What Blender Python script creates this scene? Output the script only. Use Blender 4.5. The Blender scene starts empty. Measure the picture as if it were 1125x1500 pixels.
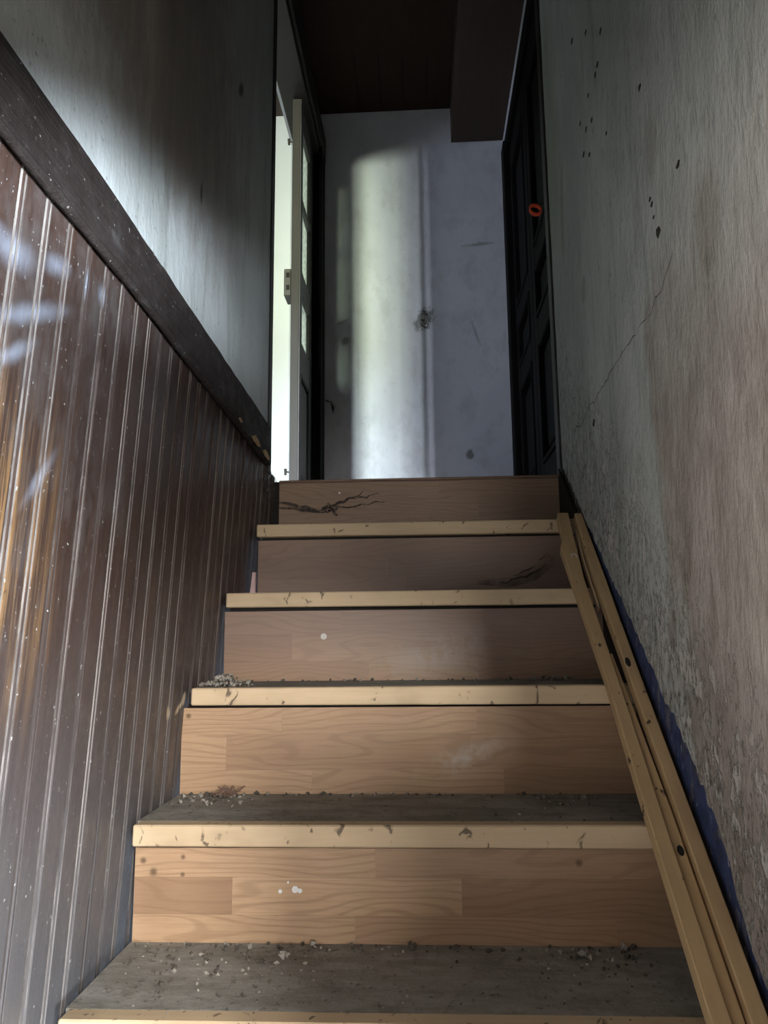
import bpy, bmesh, math, random
from mathutils import Vector, Matrix, noise
random.seed(7)
C = bpy.context.scene.collection
SC = bpy.context.scene

# ------------------------------------------------------------------ camera
def make_camera():
    pt, yw, rl = .1659, .0517, -.0105
    F = Vector((-math.sin(yw)*math.cos(pt), math.cos(yw)*math.cos(pt), math.sin(pt)))
    R0 = Vector((math.cos(yw), math.sin(yw), 0)); U0 = R0.cross(F)
    R = R0*math.cos(rl)+U0*math.sin(rl); U = -R0*math.sin(rl)+U0*math.cos(rl)
    cd = bpy.data.cameras.new('camera'); o = bpy.data.objects.new('camera', cd); C.objects.link(o)
    o.matrix_world = Matrix(((R.x, U.x, -F.x, 0), (R.y, U.y, -F.y, -1.0784), (R.z, U.z, -F.z, .4948), (0, 0, 0, 1)))
    cd.sensor_fit = 'VERTICAL'; cd.sensor_height = 24; cd.lens = 24*1117.24/1500
    cd.clip_start = .02
    SC.camera = o
make_camera()

# ------------------------------------------------------------------ world, lights, exposure
w = bpy.data.worlds.new('world'); SC.world = w; w.use_nodes = True
w.node_tree.nodes['Background'].inputs[0].default_value = (.62, .78, 1, 1)
w.node_tree.nodes['Background'].inputs[1].default_value = .6
SC.view_settings.view_transform = 'Standard'; SC.view_settings.look = 'None'
SC.view_settings.gamma = 1; SC.view_settings.use_curve_mapping = False
SC.view_settings.exposure = 0.0

def area(name, loc, target, sx, sy, power, col):
    d = bpy.data.lights.new(name, 'AREA'); d.shape = 'RECTANGLE'; d.size = sx; d.size_y = sy
    d.energy = power; d.color = col
    o = bpy.data.objects.new(name, d); C.objects.link(o); o.location = loc
    o.rotation_euler = (Vector(target)-Vector(loc)).to_track_quat('-Z', 'Y').to_euler()
    return o
# daylight through the entrance door, behind the camera to the right
area('entrance_daylight', (.78, -2.6, 1.12), (-.3, .3, .1), .20, .35, 120, (1, .97, .93))
area('riser_fill_lamp', (.72, -3.6, .54), (-.1, 1.0, .8), .35, .55, 66, (1, .96, .93))  # added lamp, lifts the upper risers and lower back wall
# added lamp low in the unseen hall, lights the left wall
area('hall_fill_right', (1.75, -3.0, .08), (-.45, .5, 1.0), 1.1, .42, 1080, (.80, .90, 1))
# added lamp low on the hall's left, fills the right wall
area('hall_fill_left', (-1.75, -3.0, -.35), (.42, .4, .8), 1.0, .8, 98, (1, .97, .93))
# daylight in front of the side room's window: sunlit foliage, pale sky above it
area('foliage_daylight', (-3.87, -7.2, 2.35), (-.6, 2.2, 2.3), 1.2, 1.7, 1330, (.90, 1, .72))
area('sky_daylight', (-3.95, -7.2, 4.25), (-.6, 2.2, 1.4), 1.6, 1.5, 4000, (.76, .87, 1))
area('sky_gap_daylight', (-4.75, -7.2, 2.9), (-.6, 2.2, 2.0), .15, 2.6, 480, (.84, .88, 1))
# added lamp in the side room, brightens the landing's shaded back wall
area('room_side_fill', (-3.4, -.9, 2.0), (.3, 2.2, 1.8), 1.0, 1.1, 52, (.70, .78, 1))

# ------------------------------------------------------------------ mesh helpers
class MB:
    def __init__(s): s.v = []; s.f = []; s.m = []; s.t = []
    def face(s, idx, m=0, t=(0, 0)): s.f.append(idx); s.m.append(m); s.t.append(t)
    def box(s, x0, x1, y0, y1, z0, z1, m=0, t=(0, 0)):
        return s.hexa([(x0,y0,z0),(x1,y0,z0),(x1,y1,z0),(x0,y1,z0),(x0,y0,z1),(x1,y0,z1),(x1,y1,z1),(x0,y1,z1)], m, t)
    def hexa(s, p, m=0, t=(0, 0)):
        n = len(s.v); s.v += [Vector(q) for q in p]
        for q in ((3,2,1,0),(4,5,6,7),(0,1,5,4),(1,2,6,5),(2,3,7,6),(3,0,4,7)): s.face(tuple(n+i for i in q), m, t)
        return s
    def prism(s, poly, ext, m=0, t=(0, 0)):
        """poly: list of 3D points (planar), ext: extrusion vector"""
        n = len(s.v); k = len(poly); ext = Vector(ext)
        s.v += [Vector(q) for q in poly]+[Vector(q)+ext for q in poly]
        s.face(tuple(range(n, n+k))[::-1], m, t); s.face(tuple(range(n+k, n+2*k)), m, t)
        for i in range(k):
            j = (i+1) % k; s.face((n+i, n+j, n+k+j, n+k+i), m, t)
        return s
    def tube(s, pts, rad, n=6, m=0):
        pts = [Vector(p) for p in pts]; k = len(pts); b = len(s.v)
        for i, p in enumerate(pts):
            d = (pts[min(i+1, k-1)]-pts[max(i-1, 0)]).normalized()
            a = d.cross(Vector((0, 0, 1)));
            if a.length < .1: a = d.cross(Vector((1, 0, 0)))
            a.normalize(); c = d.cross(a)
            r = rad[i] if isinstance(rad, (list, tuple)) else rad
            for j in range(n):
                th = 2*math.pi*j/n; s.v.append(p+a*math.cos(th)*r+c*math.sin(th)*r)
        for i in range(k-1):
            for j in range(n):
                s.face((b+i*n+j, b+i*n+(j+1) % n, b+(i+1)*n+(j+1) % n, b+(i+1)*n+j), m)
        s.face(tuple(b+j for j in range(n))[::-1], m); s.face(tuple(b+(k-1)*n+j for j in range(n)), m)
        return s
    def chunk(s, c, r, m=0):
        """irregular eight-cornered crumb"""
        c = Vector(c); n = len(s.v); r *= 1.25
        rot = Matrix.Rotation(random.random()*6.3, 3, Vector((random.random()-.5, random.random()-.5, random.random()+.1)).normalized())
        for q in ((-1,0,0),(1,0,0),(0,-1,0),(0,1,0),(0,0,-.7),(0,0,.7)):
            s.v.append(c+rot@(Vector(q)*r*random.uniform(.6, 1.2)))
        for q in ((0,2,5),(2,1,5),(1,3,5),(3,0,5),(2,0,4),(1,2,4),(3,1,4),(0,3,4)): s.face(tuple(n+i for i in q), m)
        return s
    def build(s, name, mats, parent=None, bevel=0, kind=None, smooth=False, loc=None, fix=False):
        me = bpy.data.meshes.new(name)
        base = Vector((0, 0, 0))
        if parent is not None: base = world_loc(parent)
        elif loc is not None: base = Vector(loc)
        me.from_pydata([tuple(v-base) for v in s.v], [], s.f)
        if not isinstance(mats, (list, tuple)): mats = [mats]
        for m in mats: me.materials.append(m)
        for i, p in enumerate(me.polygons): p.material_index = s.m[i]; p.use_smooth = smooth
        if any(t != (0, 0) for t in s.t):
            a = me.attributes.new('strip', 'FLOAT_VECTOR', 'FACE')
            for i, t in enumerate(s.t): a.data[i].vector = (t[0], t[1], 0)
        if bevel or fix:
            bm = bmesh.new(); bm.from_mesh(me); bmesh.ops.recalc_face_normals(bm, faces=bm.faces)
            if bevel: bmesh.ops.bevel(bm, geom=[e for e in bm.edges if e.calc_face_angle(0) > .5], offset=bevel, segments=1, affect='EDGES')
            bm.to_mesh(me); bm.free()
        me.update()
        o = bpy.data.objects.new(name, me); C.objects.link(o)
        if parent is not None: o.parent = parent; ORG[o.name] = base
        else: o.location = base; ORG[o.name] = base
        if kind: o['kind'] = kind
        return o
ORG = {}
def world_loc(o): return ORG[o.name]
def thing(name, label, cat, loc, group=None):
    o = bpy.data.objects.new(name, None); C.objects.link(o); o.location = loc; ORG[o.name] = Vector(loc)
    o.empty_display_size = .1
    return tag(o, label, cat, group)
def tag(o, label, cat, group=None):
    o['label'] = label; o['category'] = cat
    if group: o['group'] = group
    return o
def struct(name, loc=(0, 0, 0)):
    o = bpy.data.objects.new(name, None); C.objects.link(o); o.location = loc; ORG[o.name] = Vector(loc)
    o['kind'] = 'structure'; return o

# ------------------------------------------------------------------ material helpers
class NT:
    def __init__(s, name, rough=.6, spec=.3):
        s.mat = bpy.data.materials.new(name); s.mat.use_nodes = True
        s.t = s.mat.node_tree; s.b = s.t.nodes['Principled BSDF']
        s.b.inputs['Roughness'].default_value = rough; s.b.inputs['Specular IOR Level'].default_value = spec
        g = s.t.nodes.new('ShaderNodeNewGeometry'); s.pos = g.outputs['Position']
        sp = s.t.nodes.new('ShaderNodeSeparateXYZ'); s.t.links.new(s.pos, sp.inputs[0])
        s.x, s.y, s.z = sp.outputs
    def link(s, a, b):
        if isinstance(a, (int, float)): b.default_value = a
        elif isinstance(a, tuple): b.default_value = a if len(a) == 4 or b.type == 'VECTOR' else (*a, 1)
        else: s.t.links.new(a, b)
    def math(s, op, a, b=0, c=None, clamp=False):
        n = s.t.nodes.new('ShaderNodeMath'); n.operation = op; n.use_clamp = clamp
        s.link(a, n.inputs[0]); s.link(b, n.inputs[1])
        if c is not None: s.link(c, n.inputs[2])
        return n.outputs[0]
    def vec(s, sc, off=None):
        n = s.t.nodes.new('ShaderNodeVectorMath'); n.operation = 'MULTIPLY_ADD'
        s.link(s.pos, n.inputs[0]); n.inputs[1].default_value = sc
        if off is None: n.inputs[2].default_value = (0, 0, 0)
        else: s.link(off, n.inputs[2])
        return n.outputs[0]
    def noise(s, sc, detail=4, rough=.6, off=None, dist=0):
        if isinstance(sc, (int, float)): sc = (sc, sc, sc)
        n = s.t.nodes.new('ShaderNodeTexNoise'); s.link(s.vec(sc, off), n.inputs['Vector'])
        n.inputs['Scale'].default_value = 1; n.inputs['Detail'].default_value = detail
        n.inputs['Roughness'].default_value = rough; n.inputs['Distortion'].default_value = dist
        return n.outputs[0]
    def step(s, v, a, b, lo=0, hi=1):
        n = s.t.nodes.new('ShaderNodeMapRange'); n.interpolation_type = 'SMOOTHSTEP'
        s.link(v, n.inputs[0]); n.inputs[1].default_value = a; n.inputs[2].default_value = b
        n.inputs[3].default_value = lo; n.inputs[4].default_value = hi
        return n.outputs[0]
    def mix(s, f, a, b):
        n = s.t.nodes.new('ShaderNodeMix'); n.data_type = 'RGBA'
        s.link(f, n.inputs[0]); s.link(a, n.inputs[6]); s.link(b, n.inputs[7])
        return n.outputs[2]
    def blob(s, u, v, cu, cv, ru, rv, rot=0, nz=None, amt=.6, e0=1.0, e1=.4):
        du = s.math('SUBTRACT', u, cu); dv = s.math('SUBTRACT', v, cv)
        c, k = math.cos(rot), math.sin(rot)
        a = s.math('ADD', s.math('MULTIPLY', du, c/ru), s.math('MULTIPLY', dv, k/ru))
        b = s.math('ADD', s.math('MULTIPLY', du, -k/rv), s.math('MULTIPLY', dv, c/rv))
        d = s.math('SQRT', s.math('ADD', s.math('MULTIPLY', a, a), s.math('MULTIPLY', b, b)))
        if nz is not None: d = s.math('ADD', d, s.math('MULTIPLY', s.math('SUBTRACT', nz, .5), amt*2))
        return s.step(d, e0, e1)
    def bump(s, h, strength=.3, dist=.005):
        n = s.t.nodes.new('ShaderNodeBump'); n.inputs['Strength'].default_value = strength
        n.inputs['Distance'].default_value = dist; s.link(h, n.inputs['Height'])
        s.t.links.new(n.outputs[0], s.b.inputs['Normal'])
    def out(s, col, rough=None):
        s.link(col, s.b.inputs['Base Color'])
        if rough is not None: s.link(rough, s.b.inputs['Roughness'])
        return s.mat

def plain(name, col, rough=.6, var=.25, sc=30, spec=.3, metal=0):
    n = NT(name, rough, spec); a = n.noise(sc, 4)
    n.b.inputs['Metallic'].default_value = metal
    return n.out(n.mix(a, tuple(c*(1-var) for c in col), tuple(min(1, c*(1+var)) for c in col)))

# side room: cleaner whitewash
def m_white():
    n = NT('whitewash_room', .9, .2); a = n.noise(3, 5)
    return n.out(n.mix(a, (.66, .67, .65), (.76, .77, .76)))
# right wall: old limewash, grey-green, flaking to a pinkish render low down
def m_right():
    n = NT('limewash_right', .85, .2)
    big = n.noise((1, 3.2, 1.6), 5); mid = n.noise((1, 14, 7), 6, .65); fine = n.noise((1, 60, 25), 5, .7); st = n.noise((1, 16, 2.2), 4)
    c = n.mix(n.step(big, .35, .65), (.345, .365, .345), (.435, .455, .44))
    c = n.mix(n.step(st, .48, .75, 0, .7), c, (.24, .26, .225))
    edge = n.math('ADD', n.y, n.math('MULTIPLY', n.math('SUBTRACT', big, .5), .7))
    edge = n.math('ADD', edge, n.math('MULTIPLY', n.math('SUBTRACT', mid, .5), .25))
    pink = n.step(edge, .31, .24)
    pink = n.math('MULTIPLY', pink, n.step(n.math('ADD', n.z, n.math('MULTIPLY', mid, .4)), 1.55, .90, .08, .9))
    c = n.mix(pink, c, n.mix(n.step(mid, .35, .65), (.245, .205, .18), (.36, .315, .285)))
    low = n.math('SUBTRACT', n.z, n.math('MULTIPLY', n.y, .83))
    flake = n.math('MULTIPLY', n.step(n.math('ADD', low, n.math('MULTIPLY', mid, .3)), .75, .25), n.step(n.noise((1, 30, 16), 6, .75), .50, .56))
    c = n.mix(n.math('MULTIPLY', flake, .85), c, (.50, .485, .455))
    dk = n.math('MULTIPLY', n.step(n.math('ADD', low, n.math('MULTIPLY', mid, .3)), .75, .25), n.step(n.noise((1, 44, 26), 6, .8, off=(3, 1, 7)), .54, .62))
    c = n.mix(n.math('MULTIPLY', dk, .85), c, (.115, .10, .08))
    gr = n.blob(n.y, n.z, 1.12, 2.05, .16, .55, 0, mid, .5)
    c = n.mix(n.math('MULTIPLY', gr, .5), c, (.26, .29, .20))
    for (y, z, ry, rz) in ((.17, .62, .035, .09), (.08, .52, .03, .06), (.20, 1.36, .05, .10), (-.02, 1.1, .06, .1), (1.0, 1.75, .04, .2)):
        c = n.mix(n.math('MULTIPLY', n.blob(n.y, n.z, y, z, ry, rz, .2, mid, .6), .4), c, (.20, .18, .14))
    c = n.mix(n.step(mid, .40, .28, 0, .5), c, (.20, .20, .18)); c = n.mix(n.step(fine, .57, .72, 0, .6), c, (.18, .175, .16))
    c = n.mix(n.step(n.noise((1, 150, 150), 2), .68, .76, 0, .5), c, (.55, .55, .53))
    n.bump(n.math('ADD', n.math('MULTIPLY', mid, .8), n.math('ADD', n.math('MULTIPLY', fine, .5), n.math('MULTIPLY', flake, .8))), .9, .010)
    return n.out(c)
def m_blue():
    n = NT('blue_paint', .7); a = n.noise((1, 40, 30), 5, .7); b = n.noise((1, 90, 40), 4)
    c = n.mix(n.step(a, .35, .6), (.018, .030, .085), (.045, .066, .16))
    c = n.mix(n.step(b, .55, .68), c, (.05, .05, .055)); c = n.mix(n.step(b, .36, .30), c, (.32, .34, .40))
    low = n.math('SUBTRACT', n.z, n.math('MULTIPLY', n.y, .83)); c = n.mix(n.step(n.math('ADD', low, n.math('MULTIPLY', a, .04)), .052, .034), c, (.035, .03, .027))
    c = n.mix(n.step(n.noise((1, 26, 14), 5, .7, off=(1, 5, 2)), .55, .66, 0, .8), c, (.20, .185, .165))
    n.bump(a, .5, .004); return n.out(c)
def m_left():
    n = NT('limewash_left', .55, .45)
    big = n.noise((1, 2.4, 1.5), 5); mid = n.noise((1, 16, 6), 6, .68); st = n.noise((1, 18, 2), 5)
    c = n.mix(n.step(big, .35, .65), (.38, .40, .38), (.52, .545, .54))
    brown_top = n.math('MULTIPLY', n.step(n.math('ADD', n.y, n.math('MULTIPLY', mid, .5)), 1.25, .65), n.step(n.math('ADD', n.z, n.math('MULTIPLY', mid, .35)), 1.40, 1.62))  # browner and darker high up on the near part of the wall
    c = n.mix(n.math('MULTIPLY', brown_top, .85), c, n.mix(n.step(mid, .3, .7), (.10, .08, .068), (.26, .215, .185)))
    c = n.mix(n.step(st, .52, .72, 0, .5), c, (.15, .145, .125))
    pale = n.math('MULTIPLY', n.blob(n.y, n.z, .02, 1.62, .14, .35, .2, mid, .6), n.step(st, .45, .6))
    c = n.mix(n.math('MULTIPLY', pale, .5), c, (.42, .37, .32))
    for (y, z, ry, rz, r) in ((.69, 1.92, .05, .02, .9), (.38, 1.43, .012, .035, 0), (.30, 1.95, .012, .03, 0)):
        c = n.mix(n.blob(n.y, n.z, y, z, ry, rz, r, mid, .7), c, (.04, .035, .03))
    c = n.mix(n.step(n.noise((1, 90, 70), 4, .7), .60, .72, 0, .65), c, (.10, .095, .085))
    n.bump(n.math('ADD', mid, n.math('MULTIPLY', n.noise((1, 70, 40), 4), .4)), .5, .006)
    return n.out(c, n.step(mid, .3, .7, .42, .62))
def m_back():
    n = NT('limewash_back', .85, .2)
    big = n.noise((2, 1, 1.6), 4); mid = n.noise((14, 1, 9), 6, .65); fine = n.noise((70, 1, 55), 4, .7)
    c = n.mix(n.step(big, .3, .7), (.51, .525, .57), (.60, .615, .66))
    c = n.mix(n.step(mid, .45, .72, 0, .5), c, (.38, .38, .40))
    c = n.mix(n.step(fine, .62, .75, 0, .5), c, (.28, .28, .27))
    for (x, z, rx, rz, r, k) in ((.025, 2.03, .045, .085, -.7, .8), (-.36, 1.93, .03, .025, 0, .6), (.225, 1.35, .025, .03, 0, .8), (.30, 2.41, .1, .012, .1, .5), (.27, 1.95, .01, .09, .3, .4), (-.37, 2.03, .05, .008, .4, .5)):
        c = n.mix(n.math('MULTIPLY', n.blob(n.x, n.z, x, z, rx, rz, r, fine, .9), k), c, (.12, .12, .10))
    n.bump(n.math('ADD', mid, n.math('MULTIPLY', fine, .5)), .4, .005)
    return n.out(c)
def m_boards():
    n = NT('dark_varnish', .42, .42)
    gr = n.noise((1, 75, 3.0), 5, .7, dist=.3); big = n.noise((1, 5, 2.2), 4); mid = n.noise((1, 30, 16), 5, .7); sp = n.noise((1, 170, 120), 2)
    c = n.mix(gr, (.020, .011, .009), (.066, .036, .026))
    worn = n.math('MULTIPLY', n.step(n.math('ADD', n.y, n.math('MULTIPLY', big, .5)), .16, -.06), n.step(gr, .42, .62))
    worn = n.math('MULTIPLY', worn, n.step(n.math('ABSOLUTE', n.math('SUBTRACT', n.z, .60)), .28, .05))
    c = n.mix(n.math('MULTIPLY', worn, .8), c, (.28, .16, .065))
    dust = n.step(n.math('ADD', n.math('MULTIPLY', mid, .7), n.math('MULTIPLY', big, .6)), .55, .95, .02, .34)
    c = n.mix(dust, c, (.15, .15, .15))
    c = n.mix(n.step(n.math('ADD', n.z, n.math('MULTIPLY', mid, .5)), .85, .25, 0, .5), c, (.135, .145, .155))  # low grey haze: dust and grazing reflection mixed into the colour
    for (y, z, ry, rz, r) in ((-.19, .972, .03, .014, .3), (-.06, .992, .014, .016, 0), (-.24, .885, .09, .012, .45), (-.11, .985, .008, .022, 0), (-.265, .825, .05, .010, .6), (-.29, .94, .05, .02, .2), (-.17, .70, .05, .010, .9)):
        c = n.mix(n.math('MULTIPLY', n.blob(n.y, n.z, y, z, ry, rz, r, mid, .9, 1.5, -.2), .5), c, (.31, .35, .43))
    for (y, z, ry, rz, r) in ((.47, .365, .03, .009, .5), (.50, .38, .02, .012, .9), (.41, .36, .012, .018, .2)):
        c = n.mix(n.blob(n.y, n.z, y, z, ry, rz, r, gr, .8), c, (.52, .42, .28))
    c = n.mix(n.step(sp, .69, .76), c, (.36, .36, .35))
    c = n.mix(n.step(n.noise((1, 45, 40), 4, .75, off=(4, 4, 4)), .62, .72, 0, .45), c, (.012, .009, .008))
    n.bump(n.math('ADD', gr, n.math('MULTIPLY', mid, .5)), .3, .003)
    return n.out(c, n.step(mid, .3, .7, .34, .6))
def m_groove():
    n = NT('groove_dust', .85, .15); a = n.math('ADD', n.math('MULTIPLY', n.noise((1, 17, .7), 3, .6), .75), n.math('MULTIPLY', n.noise((1, 60, 14), 4, .7), .25))
    return n.out(n.mix(n.step(a, .40, .62), (.035, .028, .025), (.20, .18, .165)))
def m_beam():
    n = NT('blackened_timber', .55, .25)
    gr = n.noise((12, 4, 70), 6, .7, dist=.4); mid = n.noise((12, 16, 20), 5, .7)
    c = n.mix(gr, (.009, .006, .0055), (.040, .029, .026))
    c = n.mix(n.step(mid, .52, .78, 0, .5), c, (.075, .072, .07))
    c = n.mix(n.step(n.noise(110, 2), .68, .75), c, (.3, .28, .25))
    n.bump(n.math('ADD', gr, mid), 1, .009); return n.out(c, n.step(mid, .3, .7, .55, .9))
def m_lam():
    n = NT('oak_laminate', .42, .4)
    at = n.t.nodes.new('ShaderNodeAttribute'); at.attribute_name = 'strip'
    sp = n.t.nodes.new('ShaderNodeSeparateXYZ'); n.link(at.outputs['Vector'], sp.inputs[0])
    tone, off = sp.outputs[0], sp.outputs[1]
    cx = n.t.nodes.new('ShaderNodeCombineXYZ'); n.link(off, cx.inputs[0]); n.link(off, cx.inputs[2]); o = cx.outputs[0]
    low = n.noise((2.1, 1, 9), 2, .45, off=o)
    ring = n.math('SINE', n.math('ADD', n.math('MULTIPLY', low, 78), n.math('MULTIPLY', n.z, 430)))
    ring = n.step(ring, .2, 1)
    st = n.noise((9, 1, 260), 5, .75, off=o)
    c = n.mix(tone, (.25, .15, .088), (.47, .315, .19))
    c = n.mix(n.math('MULTIPLY', ring, .34), c, (.20, .115, .065))
    c = n.mix(n.step(st, .42, .75, 0, .5), c, (.22, .12, .065))
    haze = n.noise((9, 1, 9), 5, .7)
    cl = n.math('ADD', n.blob(n.x, n.z, .06, .47, .24, .07, .2, haze, .9, 1.2, .2), n.blob(n.x, n.z, .08, .26, .13, .035, .3, haze, .9, 1.2, .2))
    c = n.mix(n.math('MULTIPLY', n.math('MULTIPLY', cl, n.step(haze, .42, .62)), .5), c, (.50, .48, .46))
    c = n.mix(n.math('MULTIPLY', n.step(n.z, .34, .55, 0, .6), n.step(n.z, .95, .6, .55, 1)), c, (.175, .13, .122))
    c = n.mix(n.step(haze, .60, .8, 0, .35), c, (.17, .13, .10))
    for (x, z, r) in ((-.495+.012, .131, .006), (-.415, .137, .005), (-.415, .109, .005), (-.465, .113, .008), (.245, .13, .007), (-.487, .345, .006)):
        c = n.mix(n.math('MULTIPLY', n.blob(n.x, n.z, x, z, r, r, 0, haze, .5, 1.3, .3), .75), c, (.07, .04, .02))
    n.bump(st, .12, .001); return n.out(c, n.step(haze, .3, .7, .38, .55))
def m_pine(name, a, b, nick=.8):
    n = NT(name, .62, .3)
    gr = n.noise((5, 60, 90), 5, .65, dist=.5); nk = n.noise((38, 30, 24), 3, .6, dist=.8); bg = n.noise((5, 3, 8), 3)
    c = n.mix(gr, a, b); c = n.mix(n.step(bg, .5, .75, 0, .45), c, tuple(x*.6 for x in a))
    c = n.mix(n.math('MULTIPLY', n.step(nk, .615, .69), nick), c, (.05, .035, .025))
    n.bump(gr, .25, .002); return n.out(c)
def m_batten():
    n = NT('batten_pine', .65, .3)
    gr = n.noise((90, 4, 5), 4, .65); nk = n.noise((40, 28, 30), 3); bg = n.noise((12, 5, 6), 4)
    c = n.mix(gr, (.44, .30, .155), (.60, .43, .235)); c = n.mix(n.step(bg, .45, .75, 0, .6), c, (.34, .22, .125))
    c = n.mix(n.step(nk, .66, .72), c, (.06, .04, .03)); n.bump(gr, .25, .002); return n.out(c)
def m_tread():
    n = NT('dusty_tread', .9, .15)
    a = n.noise((5, 22, 10), 5, .7); b = n.noise(60, 5, .75); st = n.noise((7, 120, 10), 4)
    c = n.mix(n.step(a, .35, .7), (.22, .21, .185), (.34, .33, .30)); c = n.mix(n.step(st, .5, .7, 0, .14), c, (.38, .37, .35)); c = n.mix(n.step(n.noise(16, 5, .7), .45, .7, 0, .6), c, (.16, .145, .12))
    c = n.mix(n.step(b, .56, .7, 0, .8), c, (.055, .05, .042)); c = n.mix(n.step(n.noise(130, 2), .68, .74), c, (.40, .38, .33))
    n.bump(b, .6, .004); return n.out(c)
def m_dark(name, a, b, rough=.45, sc=(20, 60, 4)):
    n = NT(name, rough, .4 if rough < .7 else .12); g = n.noise(sc, 5, .7); n.bump(g, .25, .003); return n.out(n.mix(g, a, b))
def m_glass():
    m = bpy.data.materials.new('dusty_glass'); m.use_nodes = True; t = m.node_tree; t.nodes.remove(t.nodes['Principled BSDF'])
    tr = t.nodes.new('ShaderNodeBsdfTransparent'); tr.inputs[0].default_value = (.8, .85, .8, 1)
    tl = t.nodes.new('ShaderNodeBsdfTranslucent'); tl.inputs[0].default_value = (.88, .92, .86, 1)
    gl = t.nodes.new('ShaderNodeBsdfGlossy'); gl.inputs[1].default_value = .2
    tc = t.nodes.new('ShaderNodeTexCoord'); nz = t.nodes.new('ShaderNodeTexNoise'); nz.inputs['Scale'].default_value = 60
    t.links.new(tc.outputs['Object'], nz.inputs['Vector'])
    mp = t.nodes.new('ShaderNodeMapRange'); t.links.new(nz.outputs[0], mp.inputs[0]); mp.inputs[1].default_value = .3; mp.inputs[2].default_value = .7; mp.inputs[3].default_value = .35; mp.inputs[4].default_value = .75
    a = t.nodes.new('ShaderNodeMixShader'); t.links.new(mp.outputs[0], a.inputs[0]); t.links.new(tr.outputs[0], a.inputs[1]); t.links.new(tl.outputs[0], a.inputs[2])
    b = t.nodes.new('ShaderNodeMixShader'); b.inputs[0].default_value = .05; t.links.new(a.outputs[0], b.inputs[1]); t.links.new(gl.outputs[0], b.inputs[2])
    t.links.new(b.outputs[0], t.nodes['Material Output'].inputs[0]); return m
def m_web(name, col, lo, hi, sc):
    m = bpy.data.materials.new(name); m.use_nodes = True; t = m.node_tree; b = t.nodes['Principled BSDF']
    b.inputs['Base Color'].default_value = (*col, 1); b.inputs['Roughness'].default_value = 1
    tc = t.nodes.new('ShaderNodeTexCoord'); nz = t.nodes.new('ShaderNodeTexNoise'); nz.inputs['Scale'].default_value = sc; nz.inputs['Detail'].default_value = 5
    t.links.new(tc.outputs['Object'], nz.inputs['Vector'])
    mp = t.nodes.new('ShaderNodeMapRange'); t.links.new(nz.outputs[0], mp.inputs[0]); mp.inputs[1].default_value = .35; mp.inputs[2].default_value = .65; mp.inputs[3].default_value = lo; mp.inputs[4].default_value = hi
    t.links.new(mp.outputs[0], b.inputs['Alpha']); return m

M = dict(room=m_white(), right=m_right(), blue=m_blue(), left=m_left(), back=m_back(), boards=m_boards(), groove=m_groove(), beam=m_beam(), lam=m_lam(),
    nose=m_pine('nosing_pine', (.46, .345, .215), (.60, .465, .31)), batten=m_batten(), tread=m_tread(), glass=m_glass(),
    door=m_dark('black_brown_door', (.0025, .0022, .0022), (.006, .005, .005), .75), frame=m_dark('dark_frame', (.014, .011, .010), (.032, .026, .023), .55),
    leaf=m_dark('grey_door_paint', (.085, .08, .078), (.14, .13, .125), .5), leafedge=m_dark('worn_door_edge', (.032, .027, .022), (.06, .05, .042), .65),
    ceil=m_dark('ceiling_wood', (.022, .013, .010), (.05, .030, .022), .7, (30, 6, 10)), soffit=m_dark('brown_boxing', (.032, .019, .014), (.065, .04, .03), .6, (60, 6, 10)),
    bare=m_dark('bare_wood', (.40, .26, .13), (.62, .45, .26), .7, (60, 60, 60)), crumb=plain('plaster_crumb', (.27, .25, .215), .9, .5, 90), crumbd=plain('dark_grit', (.085, .075, .062), .9, .5, 90),
    iron=plain('rusty_iron', (.07, .06, .05), .5, .3, 60, .5, .4), lock=plain('lock_plate', (.08, .075, .065), .5, .3, 60, .5, .3), white=plain('white_speck', (.75, .75, .74), .6, .1),
    pink=plain('pale_pink_board', (.66, .47, .45), .7, .12, 60), ring=plain('orange_plastic', (.85, .10, .04), .35, .1, 20, .5), mould=plain('black_mould', (.02, .018, .016), .9, .3),
    web=m_web('cobweb_dust', (.11, .092, .08), .1, .8, 60), webthin=m_web('cobweb_thin', (.055, .045, .04), .0, .42, 30), webgrey=m_web('cobweb_pale', (.30, .28, .24), .1, .7, 80),
    gap=plain('dark_void', (.02, .017, .015), .9), floorwood=m_dark('floor_wood', (.14, .09, .06), (.24, .16, .11), .6, (50, 5, 5)), concrete=plain('hall_floor', (.38, .36, .33), .9, .2, 8))

# ------------------------------------------------------------------ large structure
PX = lambda z: -.518+.058*z                      # the boarding leans in a little towards the top
LW = -.455                                       # upper left wall face
RW = .4235
ZC = 3.16
def rag(y, a=.004, f=22, seed=0): return a*(noise.noise(Vector((y*f, seed, 0)))+.6*noise.noise(Vector((y*f*3, seed+5, 0))))
beam_top = lambda y: 1.145-.025*max(0, min(1.2, y+.1))
beam_bot = lambda y: 1.036-.040*max(0, min(1.2, y))

# upper left wall: plaster with a ragged lower edge over the beam
wl = struct('wall_left')
ys = [-.95+i*.02 for i in range(103)]; ys = [y for y in ys if y <= 1.09]
mb = MB(); poly = [(LW, y, beam_top(y)+rag(y, .007)-.004) for y in ys]+[(LW, 1.09, ZC), (LW, -.95, ZC)]
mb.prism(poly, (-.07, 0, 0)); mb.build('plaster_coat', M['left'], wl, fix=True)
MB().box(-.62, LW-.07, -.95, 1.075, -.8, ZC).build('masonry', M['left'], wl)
mb = MB().box(-.62, -.50, 2.335, 2.428, .98, ZC).box(-.62, -.50, 1.09, 2.335, 2.93, ZC); mb.build('landing_plaster', M['back'], wl)

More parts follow.
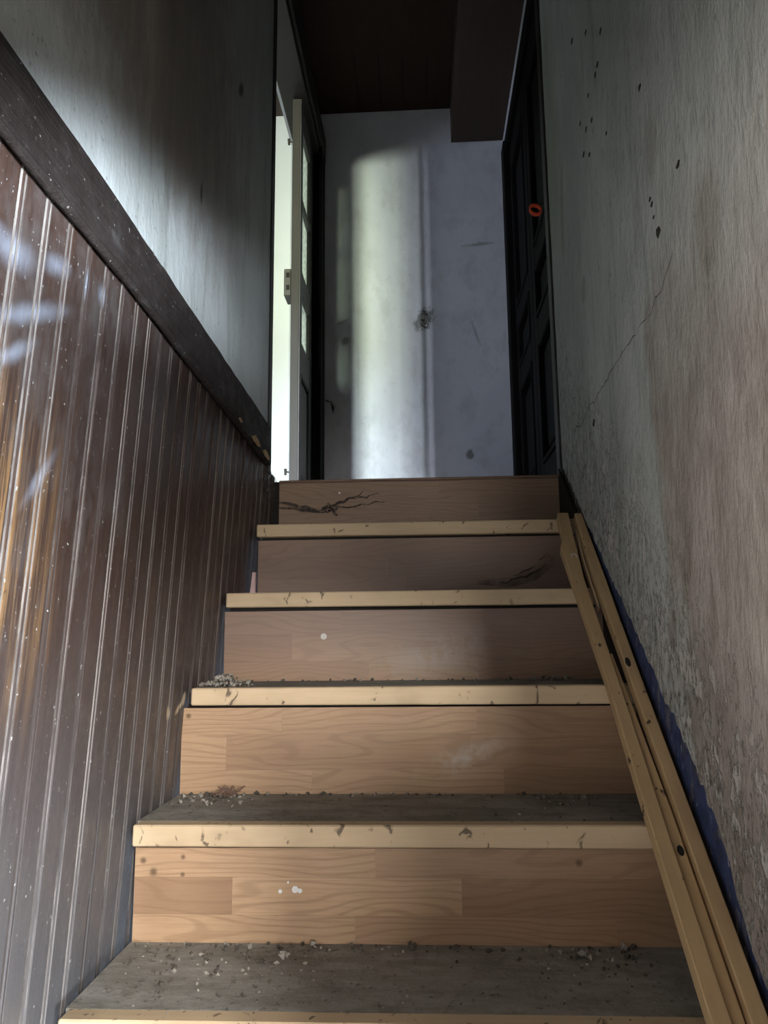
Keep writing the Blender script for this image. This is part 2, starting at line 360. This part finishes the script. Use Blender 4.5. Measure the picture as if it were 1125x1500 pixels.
# right wall: blue painted masonry under a plaster coat that has come away along the stairs
wr = struct('wall_right')
MB().box(RW+.004, RW+.12, -.95, 1.20, -.8, ZC).build('blue_base', M['blue'], wr)
def plaster_low(y):
    pts = [(-1.5, -1.0), (-.2, -.09), (.04, .085), (.107, .206), (.22, .30), (.387, .424), (.60, .575), (.829, .736), (.972, .842), (1.141, .965), (1.3, 1.06)]
    for (a, b), (c, d) in zip(pts, pts[1:]):
        if y <= c: return b+(d-b)*(y-a)/(c-a)+rag(y, .016, 16, 3)+rag(y, .009, 60, 9)
    return pts[-1][1]
mb = MB(); ys = [-.95+i*.008 for i in range(270)]
mb.prism([(RW, y, max(-.8, plaster_low(y))) for y in ys if y <= 1.20]+[(RW, 1.20+rag(1.2+z*.7, .006, 14), z) for z in [1.05+i*.05 for i in range(42)]]+[(RW, 1.2, ZC), (RW, -.95, ZC)], (.0035, 0, 0))
mb.build('plaster_coat', M['right'], wr, fix=True)
# flecks and the hairline crack are real little scabs on the plaster
mb = MB()
fl = [(.472,1.852,4),(.607,1.966,3),(.756,2.074,5),(.519,1.804,3),(.543,1.797,3),(.618,1.802,3),(.233,1.517,3),(.069,1.249,3),(.213,1.264,2.5),(.207,1.237,2.5),(.187,1.197,5),(.758,1.014,4),(.60,1.72,3),(.66,1.74,3),(.70,1.70,3),(.64,1.66,2.5),(.72,1.80,3),(.48,1.60,2),(.22,1.28,2)]
for y, z, r in fl:
    r *= .0013; k = 7
    mb.prism([(RW-.0012, y+r*2.3*math.cos(a*6.283/k)*random.uniform(.5, 1.3), z+r*1.5*math.sin(a*6.283/k)*random.uniform(.5, 1.4)) for a in range(k)], (.001, 0, 0))
o = mb.build('mould_fleck', M['mould'], wr, fix=True)
ck = [(.13,1.125),(.196,1.09),(.23,1.092),(.256,1.080),(.33,1.083),(.396,1.079),(.46,1.084),(.536,1.081),(.60,1.071),(.68,1.07),(.746,1.062),(.80,1.071),(.842,1.065),(.90,1.05),(.96,1.064),(1.009,1.055)]
mb = MB(); pts = []
for (a, b), (c, d) in zip(ck, ck[1:]):
    for k in range(4): pts.append((RW, a+(c-a)*k/4+random.uniform(-.003, .003), b+(d-b)*k/4+random.uniform(-.004, .004)))
mb.tube(pts, [random.uniform(.0006, .0018) for _ in pts], 4); mb.build('crack', plain('crack_dust', (.11, .105, .095), .95, .3), wr)
# green-dark edge of the wall end + jamb post of the right door
wb = struct('wall_back')
MB().box(-.62, .62, 2.428, 2.55, .5, ZC).build('landing_plaster', M['back'], wb)
MB().box(-3.6, -.622, 2.428, 2.55, .5, ZC).build('room_plaster', M['room'], wb)
ce = struct('ceiling')
for i in range(11):
    x0 = -.62+i*.113
    MB().box(x0, x0+.111, -1.07, 2.43, ZC, ZC+.03).build('ceiling_board', M['ceil'], ce)
for i in range(20):
    x0 = -3.6+i*.149
    MB().box(x0, x0+.1475, -2.3, 2.43, ZC, ZC+.03).build('ceiling_board', M['soffit'], ce)
MB().box(-3.6, .62, -2.3, 2.5, ZC+.032, ZC+.06).build('ceiling_deck', M['ceil'], ce)
MB().box(-.50, RW+.02, 1.62, 2.0, ZC-.035, ZC-.001).build('trim_1', M['ceil'], bevel=.004, kind='structure')
MB().box(.176, RW+.03, 1.2, 2.426, 2.965, ZC-.002).build('trim_2', M['soffit'], bevel=.003, kind='structure')
# right-hand landing wall above and behind the door
wd = struct('wall_landing_right')
MB().box(.50, .62, 1.2, 2.428, .9, ZC).build('masonry', M['back'], wd)
MB().box(RW+.012, .50, 1.2, 2.428, 2.90, ZC).build('lintel_plaster', M['back'], wd)
# floors
fl_ = struct('floor')
for i in range(8):
    x0 = -.62+i*.14
    MB().box(x0, x0+.138, 1.255, 2.428, .955, .983).build('floor_board', M['floorwood'], fl_)
MB().box(-3.6, -.62, -2.3, 2.428, .94, .983).build('floor_slab', M['concrete'], fl_)
MB().box(-2.42, 2.42, -4.02, -.9, -.86, -.80).build('floor_lower', M['concrete'], kind='structure')
# entrance hall behind the camera: the wall with the stair opening, unseen low walls added to shade the steps, and the room's shell
wf = struct('wall_hall_front')
MB().box(-.62, .62, -1.07, -.95, .84, ZC).build('header', M['right'], wf)
MB().box(-2.3, LW, -1.07, -.95, -.8, .9).build('masonry', M['right'], wf)
MB().box(.62, 2.3, -1.07, -.95, -.8, 1.3).build('masonry', M['right'], wf)
MB().box(.195, .62, -1.07, -.955, -.8, .70).build('shade_wall', M['right'], wf)
MB().box(LW, -.15, -1.07, -.955, -.8, .10).build('shade_wall', M['right'], wf)
MB().box(-2.42, -2.3, -3.9, -.95, -.8, 1.3).build('wall_hall_left', M['right'], kind='structure')
MB().box(2.3, 2.42, -3.9, -.95, -.8, 1.3).build('wall_hall_right', M['right'], kind='structure')
MB().box(-2.42, 2.42, -4.02, -3.9, -.8, 1.3).build('wall_hall_back', M['right'], kind='structure')
MB().box(-2.42, 2.42, -4.02, -1.07, 1.3, 1.36).build('ceiling_hall', M['ceil'], kind='structure')
# side room on the left: front wall with a window, outer wall
ws = struct('wall_room_front')
W0, W1, WZ0, WZ1 = -2.55, -1.45, 1.75, 2.75
MB().box(-3.6, W0, -2.42, -2.3, .9, ZC).build('masonry', M['room'], ws)
MB().box(W1, -.5, -2.42, -2.3, .9, ZC).build('masonry', M['room'], ws)
MB().box(W0, W1, -2.42, -2.3, .9, WZ0).build('masonry', M['room'], ws)
MB().box(W0, W1, -2.42, -2.3, WZ1, ZC).build('masonry', M['room'], ws)
MB().box(-3.72, -3.6, -2.42, 2.5, .9, ZC).build('wall_room_left', M['room'], kind='structure')
wn = struct('window_1', (-2.0, -2.36, WZ0))
mb = MB()
for x in (W0, W1-.05): mb.box(x, x+.05, -2.39, -2.33, WZ0, WZ1)
mb.box(W0+.05, W1-.05, -2.39, -2.33, WZ0, WZ0+.05).box(W0+.05, W1-.05, -2.39, -2.33, WZ1-.05, WZ1)
mb.build('window_frame', M['leafedge'], wn)
MB().box(-2.02, -1.98, -2.385, -2.335, WZ0+.05, WZ1-.05).build('mullion', M['leafedge'], wn)

# ------------------------------------------------------------------ left double door: near leaf stands open out of view, far leaf closed
d1 = struct('door_1', (-.50, 1.12, .985))
mb = MB().box(-.56, -.452, 1.088, 1.135, .985, 2.93); mb.build('jamb', M['frame'], d1, bevel=.003)
mb = MB().box(-.585, -.470, 2.275, 2.335, .985, 2.93); mb.build('jamb', M['door'], d1, bevel=.003)
MB().box(-.470, -.458, 2.26, 2.40, .985, 2.93).build('casing', M['door'], d1, bevel=.003)
MB().box(-.585, -.470, 1.135, 2.275, 2.835, 2.93).build('head', M['frame'], d1, bevel=.003)
MB().box(-.470, -.455, 1.09, 2.40, 2.862, 2.99).build('casing', M['frame'], d1, bevel=.003)
MB().tube([(-.611, 1.15, .99), (-.611, 1.15, 2.9)], .012, 8).build('shadow_rod', M['iron'], d1)  # rod added out of sight, casts a dark band on the back wall
Y0, Y1, X0, X1 = 1.885, 2.272, -.533, -.498
zb, zt = .99, 2.828
lf = d1
MB().box(X0, X1, Y0, Y0+.058, zb, zt, 0).build('stile', [M['leafedge']], lf, bevel=.002)
MB().box(X1, X1+.0025, Y0+.002, Y0+.058, zb, zt).build('stile_face', M['leaf'], lf)
MB().box(X0, X1, Y1-.095, Y1, zb, zt).build('stile', M['frame'], lf, bevel=.002)
A, B = Y0+.058, Y1-.095
for z0, z1 in ((2.715, zt), (2.395-.03, 2.395), (2.06, 2.06+.0), (1.955, 2.055), (1.60, 1.735), (zb, 1.14)):
    if z1-z0 > .001: MB().box(X0, X1, A, B, z0, z1).build('rail', M['leaf'], lf, bevel=.002)
for z0, z1 in ((2.395, 2.715), (2.055, 2.365), (1.735, 1.955)):
    MB().box(-.518, -.513, A-.004, B+.004, z0-.004, z1+.004).build('pane', M['glass'], lf)
MB().box(-.522, -.512, A, B, 1.14, 1.60).build('panel', M['leaf'], lf)
MB().box(-.512, -.504, A+.028, B-.028, 1.17, 1.57).build('panel_field', M['leaf'], lf, bevel=.004)
mb = MB()
for (a, b, c, d) in ((A, A+.012, 1.14, 1.60), (B-.012, B, 1.14, 1.60), (A+.012, B-.012, 1.14, 1.152), (A+.012, B-.012, 1.588, 1.60)): mb.box(-.512, -.5, a, b, c, d)
mb.build('moulding', M['frame'], lf)
lk = MB().box(X0-.030, X0, Y0+.0, Y0+.09, 1.915, 2.035).build('lock_case', M['lock'], lf, bevel=.003)
for z in (1.94, 1.995):
    MB().box(X0-.020, X0-.006, Y0-.0012, Y0+.004, z, z+.022).build('keeper_slot', M['gap'], lk)
for z in (2.635, 1.165):
    b = MB().tube([(X0, Y0+.02, z), (X0-.018, Y0+.02, z+.002)], .0035, 8).build('bolt', M['iron'], lf)
    MB().tube([(X0-.018, Y0+.02, z-.012), (X0-.0185, Y0+.02, z+.014)], [.005, .0065], 8).build('bolt_knob', M['iron'], b)

# ------------------------------------------------------------------ right double door, dark and closed
d2 = struct('door_2', (.46, 1.75, .985))
MB().box(.418, .50, 1.205, 1.262, .985, 2.90).build('jamb', M['frame'], d2, bevel=.004)
MB().box(.425, .50, 2.33, 2.426, .985, 2.90).build('jamb', M['door'], d2, bevel=.004)
MB().box(.432, .50, 1.262, 2.33, 2.83, 2.90).build('head', M['door'], d2, bevel=.004)
for (y0, y1) in ((1.264, 1.793), (1.797, 2.328)):
    for (a, b) in ((y0, y0+.085), (y1-.085, y1)): MB().box(.452, .49, a, b, .99, 2.828).build('stile', M['door'], d2, bevel=.003)
    a, b = y0+.085, y1-.085
    for z0, z1 in ((.99, 1.13), (1.60, 1.70), (1.90, 1.99), (2.70, 2.828)): MB().box(.452, .49, a, b, z0, z1).build('rail', M['door'], d2, bevel=.003)
    for z0, z1 in ((1.13, 1.60), (1.70, 1.90), (1.99, 2.70)):
        MB().box(.474, .484, a, b, z0, z1).build('panel', M['door'], d2)
        p = [(z0+.03, z1-.03)]
        MB().box(.462, .474, a+.05, b-.05, z0+.05, z1-.05).build('panel_field', M['door'], d2, bevel=.006)
        mb = MB(); 
        for (q, r, s, t) in ((a, a+.02, z0, z1), (b-.02, b, z0, z1), (a+.02, b-.02, z0, z0+.02), (a+.02, b-.02, z1-.02, z1)): mb.box(.446, .474, q, r, s, t)
        mb.build('moulding', M['door'], d2, bevel=.004)
# orange ring
c = Vector((.408, 1.375, 1.955)); mb = MB(); pts = []
for k in range(25):
    a = k/24*2*math.pi; pts.append(c+Vector((.020*math.cos(a), .006*math.cos(a), .017*math.sin(a))))
o = mb.tube(pts, [.003+.004*abs(math.sin(k/24*2*math.pi)) for k in range(25)], 8).build('plastic_ring', M['ring'], smooth=True, loc=c)
tag(o, 'small orange-red plastic ring hanging on the dark right-hand door', 'ring')
MB().tube([c+Vector((.0, .002, .016)), c+Vector((.046, .002, .020))], .0025, 6).build('hook', M['iron'], o)

# ------------------------------------------------------------------ boarded partition under the upper floor
bp = thing('board_panelling', 'dark varnished tongue-and-groove boarding closing the left side of the stairs', 'panelling', (-.52, 0, -.8))
W = .0588; y = -.278-W*11
while y < 1.22:
    y0, y1 = y, min(y+W-.0006, 1.235)
    jit = random.uniform(-.0012, .0012)
    prof = [(y0, 0, 0), (y1-.0165, 0, 1), (y1-.0145, -.0035, 1), (y1-.0115, 0, 0), (y1-.0085, .0012, 0), (y1-.0055, 0, 1), (y1-.003, -.0035, 1), (y1, -.001, 0)]
    mb = MB(); zl, n0 = -.8, len(prof)
    for z in (0, 1):
        for (yy, dx, m) in prof:
            zz = zl if z == 0 else beam_bot(yy)+.01
            mb.v.append(Vector((PX(zz)+dx+jit, yy, zz)))
        for (yy) in (y1, y0):
            zz = zl if z == 0 else beam_bot(yy)+.01
            mb.v.append(Vector((PX(zz)-.016, yy, zz)))
    k = n0+2
    for i in range(k):
        j = (i+1) % k
        mb.face((i, j, k+j, k+i), 1 if (i < n0 and prof[i][2]) else 0)
    mb.face(tuple(range(k))[::-1]); mb.face(tuple(range(k, 2*k)))
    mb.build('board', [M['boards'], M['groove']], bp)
    y += W
fb = thing('floor_beam', 'blackened timber beam running along the top of the left boarding', 'beam', (-.46, 0, 1.03))
ys = [-.95+i*.04 for i in range(66)]; mb = MB(); ys = [y for y in ys if y <= 1.10]; k = 5
for y in ys:
    zb_, zt_ = beam_bot(y)+.012, beam_top(y)+.012
    x = LW+.012+rag(y, .0015, 9, 2)
    mb.v += [Vector(q) for q in ((x-.065, y, zb_), (x-.003, y, zb_), (x, y, zb_+.006), (x-.001, y, zt_-.012+rag(y, .003, 30, 4)), (x-.010, y, zt_+rag(y, .004, 26, 8)), (x-.065, y, zt_))]
for i in range(len(ys)-1):
    for j in range(6): mb.face((i*6+j, i*6+(j+1) % 6, (i+1)*6+(j+1) % 6, (i+1)*6+j))
mb.face((5, 4, 3, 2, 1, 0)); n0 = 6*(len(ys)-1); mb.face(tuple(n0+j for j in range(6)))
mb.build('beam_body', M['beam'], fb, fix=True)
ys = [-.95+i*.05 for i in range(52)]; ys = [y for y in ys if y < 1.06]
MB().tube([(LW+.010, y, beam_bot(y)+.006) for y in ys], [.0075+rag(y, .002, 30, 6) for y in ys], 8).build('bead_moulding', M['beam'], fb, smooth=True)
# torn places where the bare wood shows
for (y0, y1, s) in ((.80, .90, .010), (.93, 1.02, .011), (.66, .69, .004)):
    mb = MB(); top = []; bot = []
    for i in range(9):
        t = i/8; y = y0+(y1-y0)*t; e = math.sin(math.pi*min(1, max(0, t)))**.6
        top.append((LW+.020, y, beam_bot(y)+.010+s*e*random.uniform(.7, 1.5))); bot.append((LW+.020, y, beam_bot(y)+.010-s*.8*e*random.uniform(.4, 1)))
    mb.prism(bot+top[::-1], (.0025, 0, 0)); mb.build('torn_splinter', M['bare'], fb, fix=True)

# ------------------------------------------------------------------ staircase
D = .2411
TZ = {-4: -.8, -3: -.6, -2: -.4, -1: -.2, 0: .004, 1: .193, 2: .4015, 3: .608, 4: .809, 5: .985}
TX = {0: -.495, 1: -.495, 2: -.476, 3: -.472, 4: -.455, 5: -.444}
RX = {1: -.497, 2: -.5005, 3: -.480, 4: -.455, 5: -.445}
st = thing('staircase', 'steep wooden staircase with oak laminate risers and dusty grey treads', 'staircase', (0, 0, -.8))
strips = {   # rows bottom to top: (height share, [(x end, tone, offset)])
 1: [(.30, [(-.124, .75, 3), (.30, .52, 9), (.42, .4, 4)]), (.39, [(-.33, .22, 5), (.052, .92, 11), (.42, .30, 2)]), (.31, [(-.09, .72, 7), (.42, .48, 13)])],
 2: [(.28, [(-.232, .70, 1), (.15, .55, 17), (.42, .20, 6)]), (.41, [(-.407, .72, 8), (.087, .38, 21), (.42, .42, 12)]), (.31, [(-.294, .62, 14), (.10, .50, 18), (.42, .34, 10)])],
 3: [(.28, [(-.134, .26, 2.5), (.123, .45, 5.5), (.42, .30, 8.5)]), (.39, [(-.318, .25, 19), (.09, .55, 22), (.42, .38, 25)]), (.33, [(-.20, .5, 27), (.14, .42, 29), (.42, .3, 31)])],
 4: [(.33, [(-.05, .40, 33), (.42, .30, 34)]), (.36, [(-.10, .30, 36), (.42, .24, 37)]), (.31, [(-.231, .36, 38), (.42, .26, 39)])],
 5: [(.33, [(-.02, .62, 41), (.42, .58, 42)]), (.36, [(.169, .60, 43), (.42, .42, 44)]), (.31, [(.05, .66, 45), (.42, .5, 46)])]}
RS = {}
for i in range(-3, 6):
    y = D*i; zt = TZ[i]; zl = TZ[i-1]; xl = TX.get(i, -.50); xr = .4155; rl = RX.get(i, -.50)
    top = zt-.035-.006 if i < 5 else zt-.002
    if i == 3: top -= .002
    yr = y+.025
    mb = MB(); h0 = zl-.002; H = top-h0; z = h0
    for share, row in strips.get(i, [(1, [(.42, .4, i*3.3)])]):
        z1 = z+H*share; x = rl
        for xe, tone, off in row:
            xe = min(xe, xr); mb.box(x, xe-.0002, yr, yr+.008, z, z1-.0002, 0, (tone, off)); x = xe
        z = z1
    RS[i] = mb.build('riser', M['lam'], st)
    MB().box(rl+.01, xr-.01, yr+.0085, yr+.02, h0-.02, zt-.034).build('riser_backing', M['gap'], st)
    if i == 5:
        MB().box(-.52, -.447, y+.026, y+.05, zl-.1, zt-.002).box(.414, .50, y+.026, y+.05, zl-.1, zt-.002).build('shade_filler', M['gap'], st)  # dark filler added in the gaps beside the top riser for their shade
        MB().box(xl, xr, y+.012, y+.06, zt-.008, zt).build('landing_edge', M['lam'], st, bevel=.002)
        continue
    # nosing strip, a little uneven, and the tread behind it
    mb = MB(); e = .002
    mb.hexa([(xl, y, zt-.034), (xr, y+e, zt-.036), (xr, y+.034, zt-.036), (xl, y+.034, zt-.034), (xl, y+.001, zt), (xr, y+.001+e, zt+.001), (xr, y+.034, zt+.001), (xl, y+.034, zt)])
    mb.build('nosing', M['nose'], st, bevel=.0025)
    MB().box(max(xl-.004, -.500), xr, y+.0345, y+D+.0245, zt-.03, zt-.0005).build('tread', M['tread'], st)
MB().prism([(.4158, -.85, -.72), (.4158, -.85, -.8), (.4158, -.2, -.8), (.4158, 1.225, .62), (.4158, 1.225, 1.005)], (.0068, 0, 0)).build('shade_strip', M['gap'], st, fix=True)  # added dark strip, gives the gap right of the treads its shade
# screws and paint flecks on the risers
def disc(x, y, z, r, m, name, par, k=10, t=.0015):
    MB().prism([(x+r*math.cos(a*6.283/k), y, z+r*math.sin(a*6.283/k)) for a in range(k)], (0, -t, 0)).build(name, m, par, fix=True)
disc(-.241, D*3+.025, .504, .0075, plain('grey_cap', (.5, .48, .46), .5, .1), 'screw_cap', RS[3])
disc(-.257, D*5+.025, .944, .0035, M['white'], 'screw_cap', RS[5])
for (x, z, r) in ((-.224, .087, .0055), (-.216, .085, .004), (-.249, .084, .004), (-.236, .098, .002)):
    disc(x, D+.025, z, r*random.uniform(.9, 1.1), M['white'], 'paint_fleck', RS[1], 6)

# ------------------------------------------------------------------ loose battens lying up the stairs along the right wall
nn = Vector((0, -.2, .2411)).normalized(); ss = Vector((0, .2411, .2)).normalized()
def P(x, s, t): return Vector((x, 0, 0))+ss*s+nn*t
def batten(outline, t0, t1, name, label, mat='batten', loc=None, bevel=.0015):
    root = thing(name, label, 'batten', P(outline[0][0], outline[0][1], t0))
    mb = MB().prism([P(x, s, t0) for x, s in outline], nn*(t1-t0)); mb.build('batten_body', M[mat], root, bevel=bevel)
    return root
t0 = .006
ba = batten([(.344, -.62), (.371, -.62), (.370, .3), (.372, .62), (.370, .95), (.385, 1.252), (.356, 1.252), (.3505, 1.125), (.339, 1.09), (.342, .95), (.349, .63), (.346, .3)], t0, .031, 'wooden_batten', 'pale pine batten lying leftmost on the stairs, with a notched top end')
mb = MB(); pts = []
for k in range(9):
    a = -.6+k/8*4.2; pts.append(P(.363+.0065*math.cos(a), 1.04+.011*math.sin(a), .0325))
mb.tube(pts, .0011, 6).build('staple', M['white'], ba)
bb = batten([(.3925, -.62), (.417, -.62), (.4172, .3), (.4165, .65), (.419, .95), (.4195, 1.248), (.401, 1.248), (.3935, 1.0), (.3945, .68), (.3945, .3)], t0, .031, 'wooden_batten', 'pale pine batten lying against the right wall, square cut at the top')
disc_ = [(.397, .72), (.411, .70), (.409, .26)]
bc = batten([(.3715, -.62), (.3895, -.62), (.3905, .05), (.3905, .30), (.385, .55), (.380, .70), (.3745, .70), (.3735, .55), (.3715, .3)], .003, .021, 'wooden_batten', 'brown thinner batten wedged low between the two pale battens')
MB().prism([P(.382+.005*math.cos(a), .245+.009*math.sin(a), .0205) for a in [k*.785 for k in range(8)]], nn*.003).build('knot', M['mould'], bc, fix=True)
MB().prism([P(.4005+.005*math.cos(a), .66+.013*math.sin(a), .0308) for a in [k*.785 for k in range(8)]], nn*.003).build('cobweb_clot', M['mould'], bb, fix=True)
bd = batten([(.3835, .86), (.3885, .86), (.3915, 1.05), (.3985, 1.19), (.3950, 1.20), (.3865, 1.05)], .003, .016, 'wooden_offcut', 'narrow pale splinter of wood beside the upper end of the wall-side batten', 'nose', bevel=0)

# pale pink board end in the gap beside the fourth riser
tag(MB().prism([(-.4735, D*4-.004+.01, .605), (-.4575, D*4+.006, .605), (-.4575, D*4+.006, .679), (-.466, D*4+.006, .679)], (0, .012, 0)).build('board_offcut', M['pink'], loc=(-.465, D*4+.01, .609), fix=True), 'pale pink board end standing in the gap left of the upper riser', 'board')

# ------------------------------------------------------------------ cobwebs
def strand(mb, a, b, sag, r, n=8, wob=.004):
    a, b = Vector(a), Vector(b); pts = []
    for i in range(n+1):
        t = i/n; p = a.lerp(b, t); p.z -= sag*4*t*(1-t); p += Vector((random.uniform(-wob, wob), random.uniform(-wob*.3, 0), random.uniform(-wob, wob))); pts.append(p)
    mb.tube(pts, [r*(1.3-abs(2*i/n-1))*random.uniform(.7, 1.2) for i in range(n+1)], 5)
def sheet(name, top, bot, mat, loc):
    """a limp web surface between two polylines"""
    mb = MB(); n = len(top); R = 6
    for i in range(n):
        for j in range(R+1):
            p = Vector(top[i]).lerp(Vector(bot[i]), j/R); p += Vector((random.uniform(-.003, .003), random.uniform(-.004, .002), random.uniform(-.003, .003))); mb.v.append(p)
    for i in range(n-1):
        for j in range(R): q = i*(R+1)+j; mb.face((q, q+1, q+R+2, q+R+1))
    return mb
yw = D*5+.019
mb = MB()
strand(mb, (-.46, yw-.01, .925), (-.30, yw, .890), .008, .0055); strand(mb, (-.30, yw, .895), (-.18, yw, .945), .004, .0042)
strand(mb, (-.30, yw, .90), (-.12, yw, .915), .006, .0026); strand(mb, (-.285, yw, .90), (-.262, yw, .872), 0, .005); strand(mb, (-.22, yw, .925), (-.13, yw, .938), .002, .002)
strand(mb, (-.46, yw-.01, .905), (-.29, yw, .885), .004, .004)
for k in range(24): mb.chunk((random.gauss(-.290, .011), yw-random.uniform(0, .004), random.gauss(.898, .008)), random.uniform(.003, .007))
tag(mb.build('dusty_cobweb', M['web'], loc=(-.29, yw, .9), smooth=True), 'sooty clotted cobweb strands stuck across the topmost riser', 'cobweb')
yq = D*4+.02
mb = sheet('x', [(.14, yq, .650), (.20, yq, .655), (.25, yq, .667), (.30, yq-.004, .690), (.345, yq-.015, .725)], [(.14, yq, .640), (.20, yq, .632), (.25, yq, .634), (.30, yq-.004, .650), (.345, yq-.02, .685)], None, None)
strand(mb, (.20, yq, .640), (.345, yq-.02, .70), .01, .003); strand(mb, (.24, yq, .660), (.345, yq-.02, .735), .012, .002)
tag(mb.build('dusty_cobweb', M['webthin'], loc=(.25, yq, .65)), 'dark drooping cobweb on the fourth riser beside the battens', 'cobweb')
mb = sheet('x', [(-.455, 1.06, 1.00), (-.450, 1.12, .995), (-.444, 1.19, .985)], [(-.470, 1.06, .90), (-.462, 1.13, .90), (-.448, 1.20, .905)], None, None)
strand(mb, (-.446, 1.10, .985), (-.455, 1.07, .90), 0, .002); strand(mb, (-.455, 1.09, 1.0), (-.445, 1.20, .92), .02, .003)
tag(mb.build('dusty_cobweb', M['web'], loc=(-.455, 1.12, .95)), 'grey cobweb filling the corner where the left boarding meets the top step', 'cobweb')
mb = MB()
for k in range(14):
    a = random.uniform(0, 6.28); r = random.uniform(.02, .07)
    strand(mb, (.025+.5*r*math.cos(a), 2.424, 2.03+r*math.sin(a)), (.025+.6*r*math.cos(a+2), 2.424, 2.03+r*math.sin(a+1.6)), .006, .0014, 6, .003)
for k in range(8): mb.chunk((random.gauss(.02, .015), 2.423, random.gauss(2.03, .03)), random.uniform(.003, .006))
tag(mb.build('dusty_cobweb', M['web'], loc=(.025, 2.425, 2.03)), 'tattered cobweb clot in the middle of the lit back wall', 'cobweb')
mb = MB(); strand(mb, (-.455, 2.395, 1.63), (-.43, 2.40, 1.615), .004, .003); strand(mb, (-.43, 2.40, 1.618), (-.415, 2.41, 1.56), 0, .0045)
tag(mb.build('dusty_cobweb', M['web'], loc=(-.43, 2.4, 1.6)), 'short cobweb wisp hanging from the left door frame', 'cobweb')

# ------------------------------------------------------------------ dirt on the treads
def crumbs(name, label, items, mats=('crumb', 'crumbd')):
    mb = MB()
    for (x, y, z, r, m) in items: mb.chunk((x, y, z+r*.5), r, m)
    o = mb.build(name, [M[m] for m in mats], loc=(sum(i[0] for i in items)/len(items), sum(i[1] for i in items)/len(items), items[0][2]))
    o['kind'] = 'stuff'; o['label'] = label; return o
def scatter(i, n, xs, ysig, rmin, rmax, pd=.5, back=True):
    L = []
    for _ in range(n):
        x = xs(); yy = D*(i+1)+.018-abs(random.gauss(0, ysig)) if back else D*i+random.uniform(.01, .235)
        if yy < D*i+.008 or not -.49 < x < .335: continue
        L.append((x, yy, TZ[i], random.uniform(rmin, rmax)*(1 if random.random() < .8 else 1.5), 0 if random.random() > pd else 1))
    return L
U = random.uniform; G = random.gauss
crumbs('plaster_crumbs', 'plaster crumbs and grit strewn over the lowest dusty tread',
    scatter(0, 90, lambda: G(-.33, .09), .09, .0015, .0038, .5)+scatter(0, 60, lambda: U(-.49, .33), .012, .002, .0045, .6)+scatter(0, 60, lambda: G(.27, .06), .07, .0015, .004, .6)+scatter(0, 70, lambda: U(-.48, .33), 1, .001, .0022, .7, False))
crumbs('plaster_crumbs', 'plaster crumbs gathered at the left end of the second dusty tread',
    scatter(1, 80, lambda: G(-.42, .05), .06, .0015, .0045, .4)+scatter(1, 60, lambda: U(-.49, .33), .012, .0015, .004, .6)+scatter(1, 50, lambda: G(.25, .06), .08, .0015, .0035, .5))
crumbs('plaster_crumbs', 'thin line of grit along the back of the third tread',
    scatter(2, 60, lambda: U(-.47, .33), .02, .0015, .004, .6)+scatter(2, 16, lambda: G(.30, .02), .03, .003, .006, .3))
hp = []
for k in range(130):
    r = abs(G(0, .024)); x = -.425+G(0, .022); x = max(-.478, x)
    hp.append((x, D*2+.05+abs(G(0, .03)), TZ[2]+max(0, .026*(1-abs(x+.428)/.05))*random.random(), U(.002, .005), 0 if random.random() > .35 else 1))
crumbs('plaster_heap', 'small heap of plaster rubble at the left end of the third tread', hp)
crumbs('plaster_crumbs', 'specks of grit along the fourth and fifth nosing edges', scatter(3, 40, lambda: U(-.46, .33), .09, .001, .002, .7)+scatter(4, 30, lambda: U(-.44, .33), .09, .001, .002, .7))
# individual bigger bits
mb = MB()
for k in range(16):
    a = G(0, .012), abs(G(0, .008)), abs(G(0, .006)); p = Vector((-.395, D*2-.006, TZ[1]+.004))
    mb.tube([p+Vector((a[0], -a[1], a[2])), p+Vector((G(0, .016), -abs(G(0, .012)), abs(G(0, .010)))), p+Vector((G(0, .02), -abs(G(0, .01)), abs(G(0, .012))))], .0014, 5)
tag(mb.build('dry_leaf_tangle', plain('dry_leaf', (.16, .10, .075), .8, .3), loc=(-.395, D*2, TZ[1])), 'tangle of dry brown leaf bits at the foot of the third riser, left', 'leaf')
for (x, y, i, r, lab) in ((-.235, D-.03, 0, .008, 'pale plaster lump at the foot of the lowest riser, left of middle'), (-.025, D-.014+.02, 0, .008, 'dark dirt lump at the foot of the lowest riser, in the middle'), (.235, D-.02, 0, .008, 'pale plaster lump at the foot of the lowest riser near the battens')):
    mb = MB()
    for k in range(5): mb.chunk((x+G(0, r*.7), y-abs(G(0, r*.5)), TZ[i]+r*.5+abs(G(0, r*.2))), r*U(.5, .9))
    tag(mb.build('dirt_lump' if 'dark' in lab else 'plaster_lump', M['crumbd' if 'dark' in lab else 'crumb'], loc=(x, y, TZ[i])), lab, 'rubble')
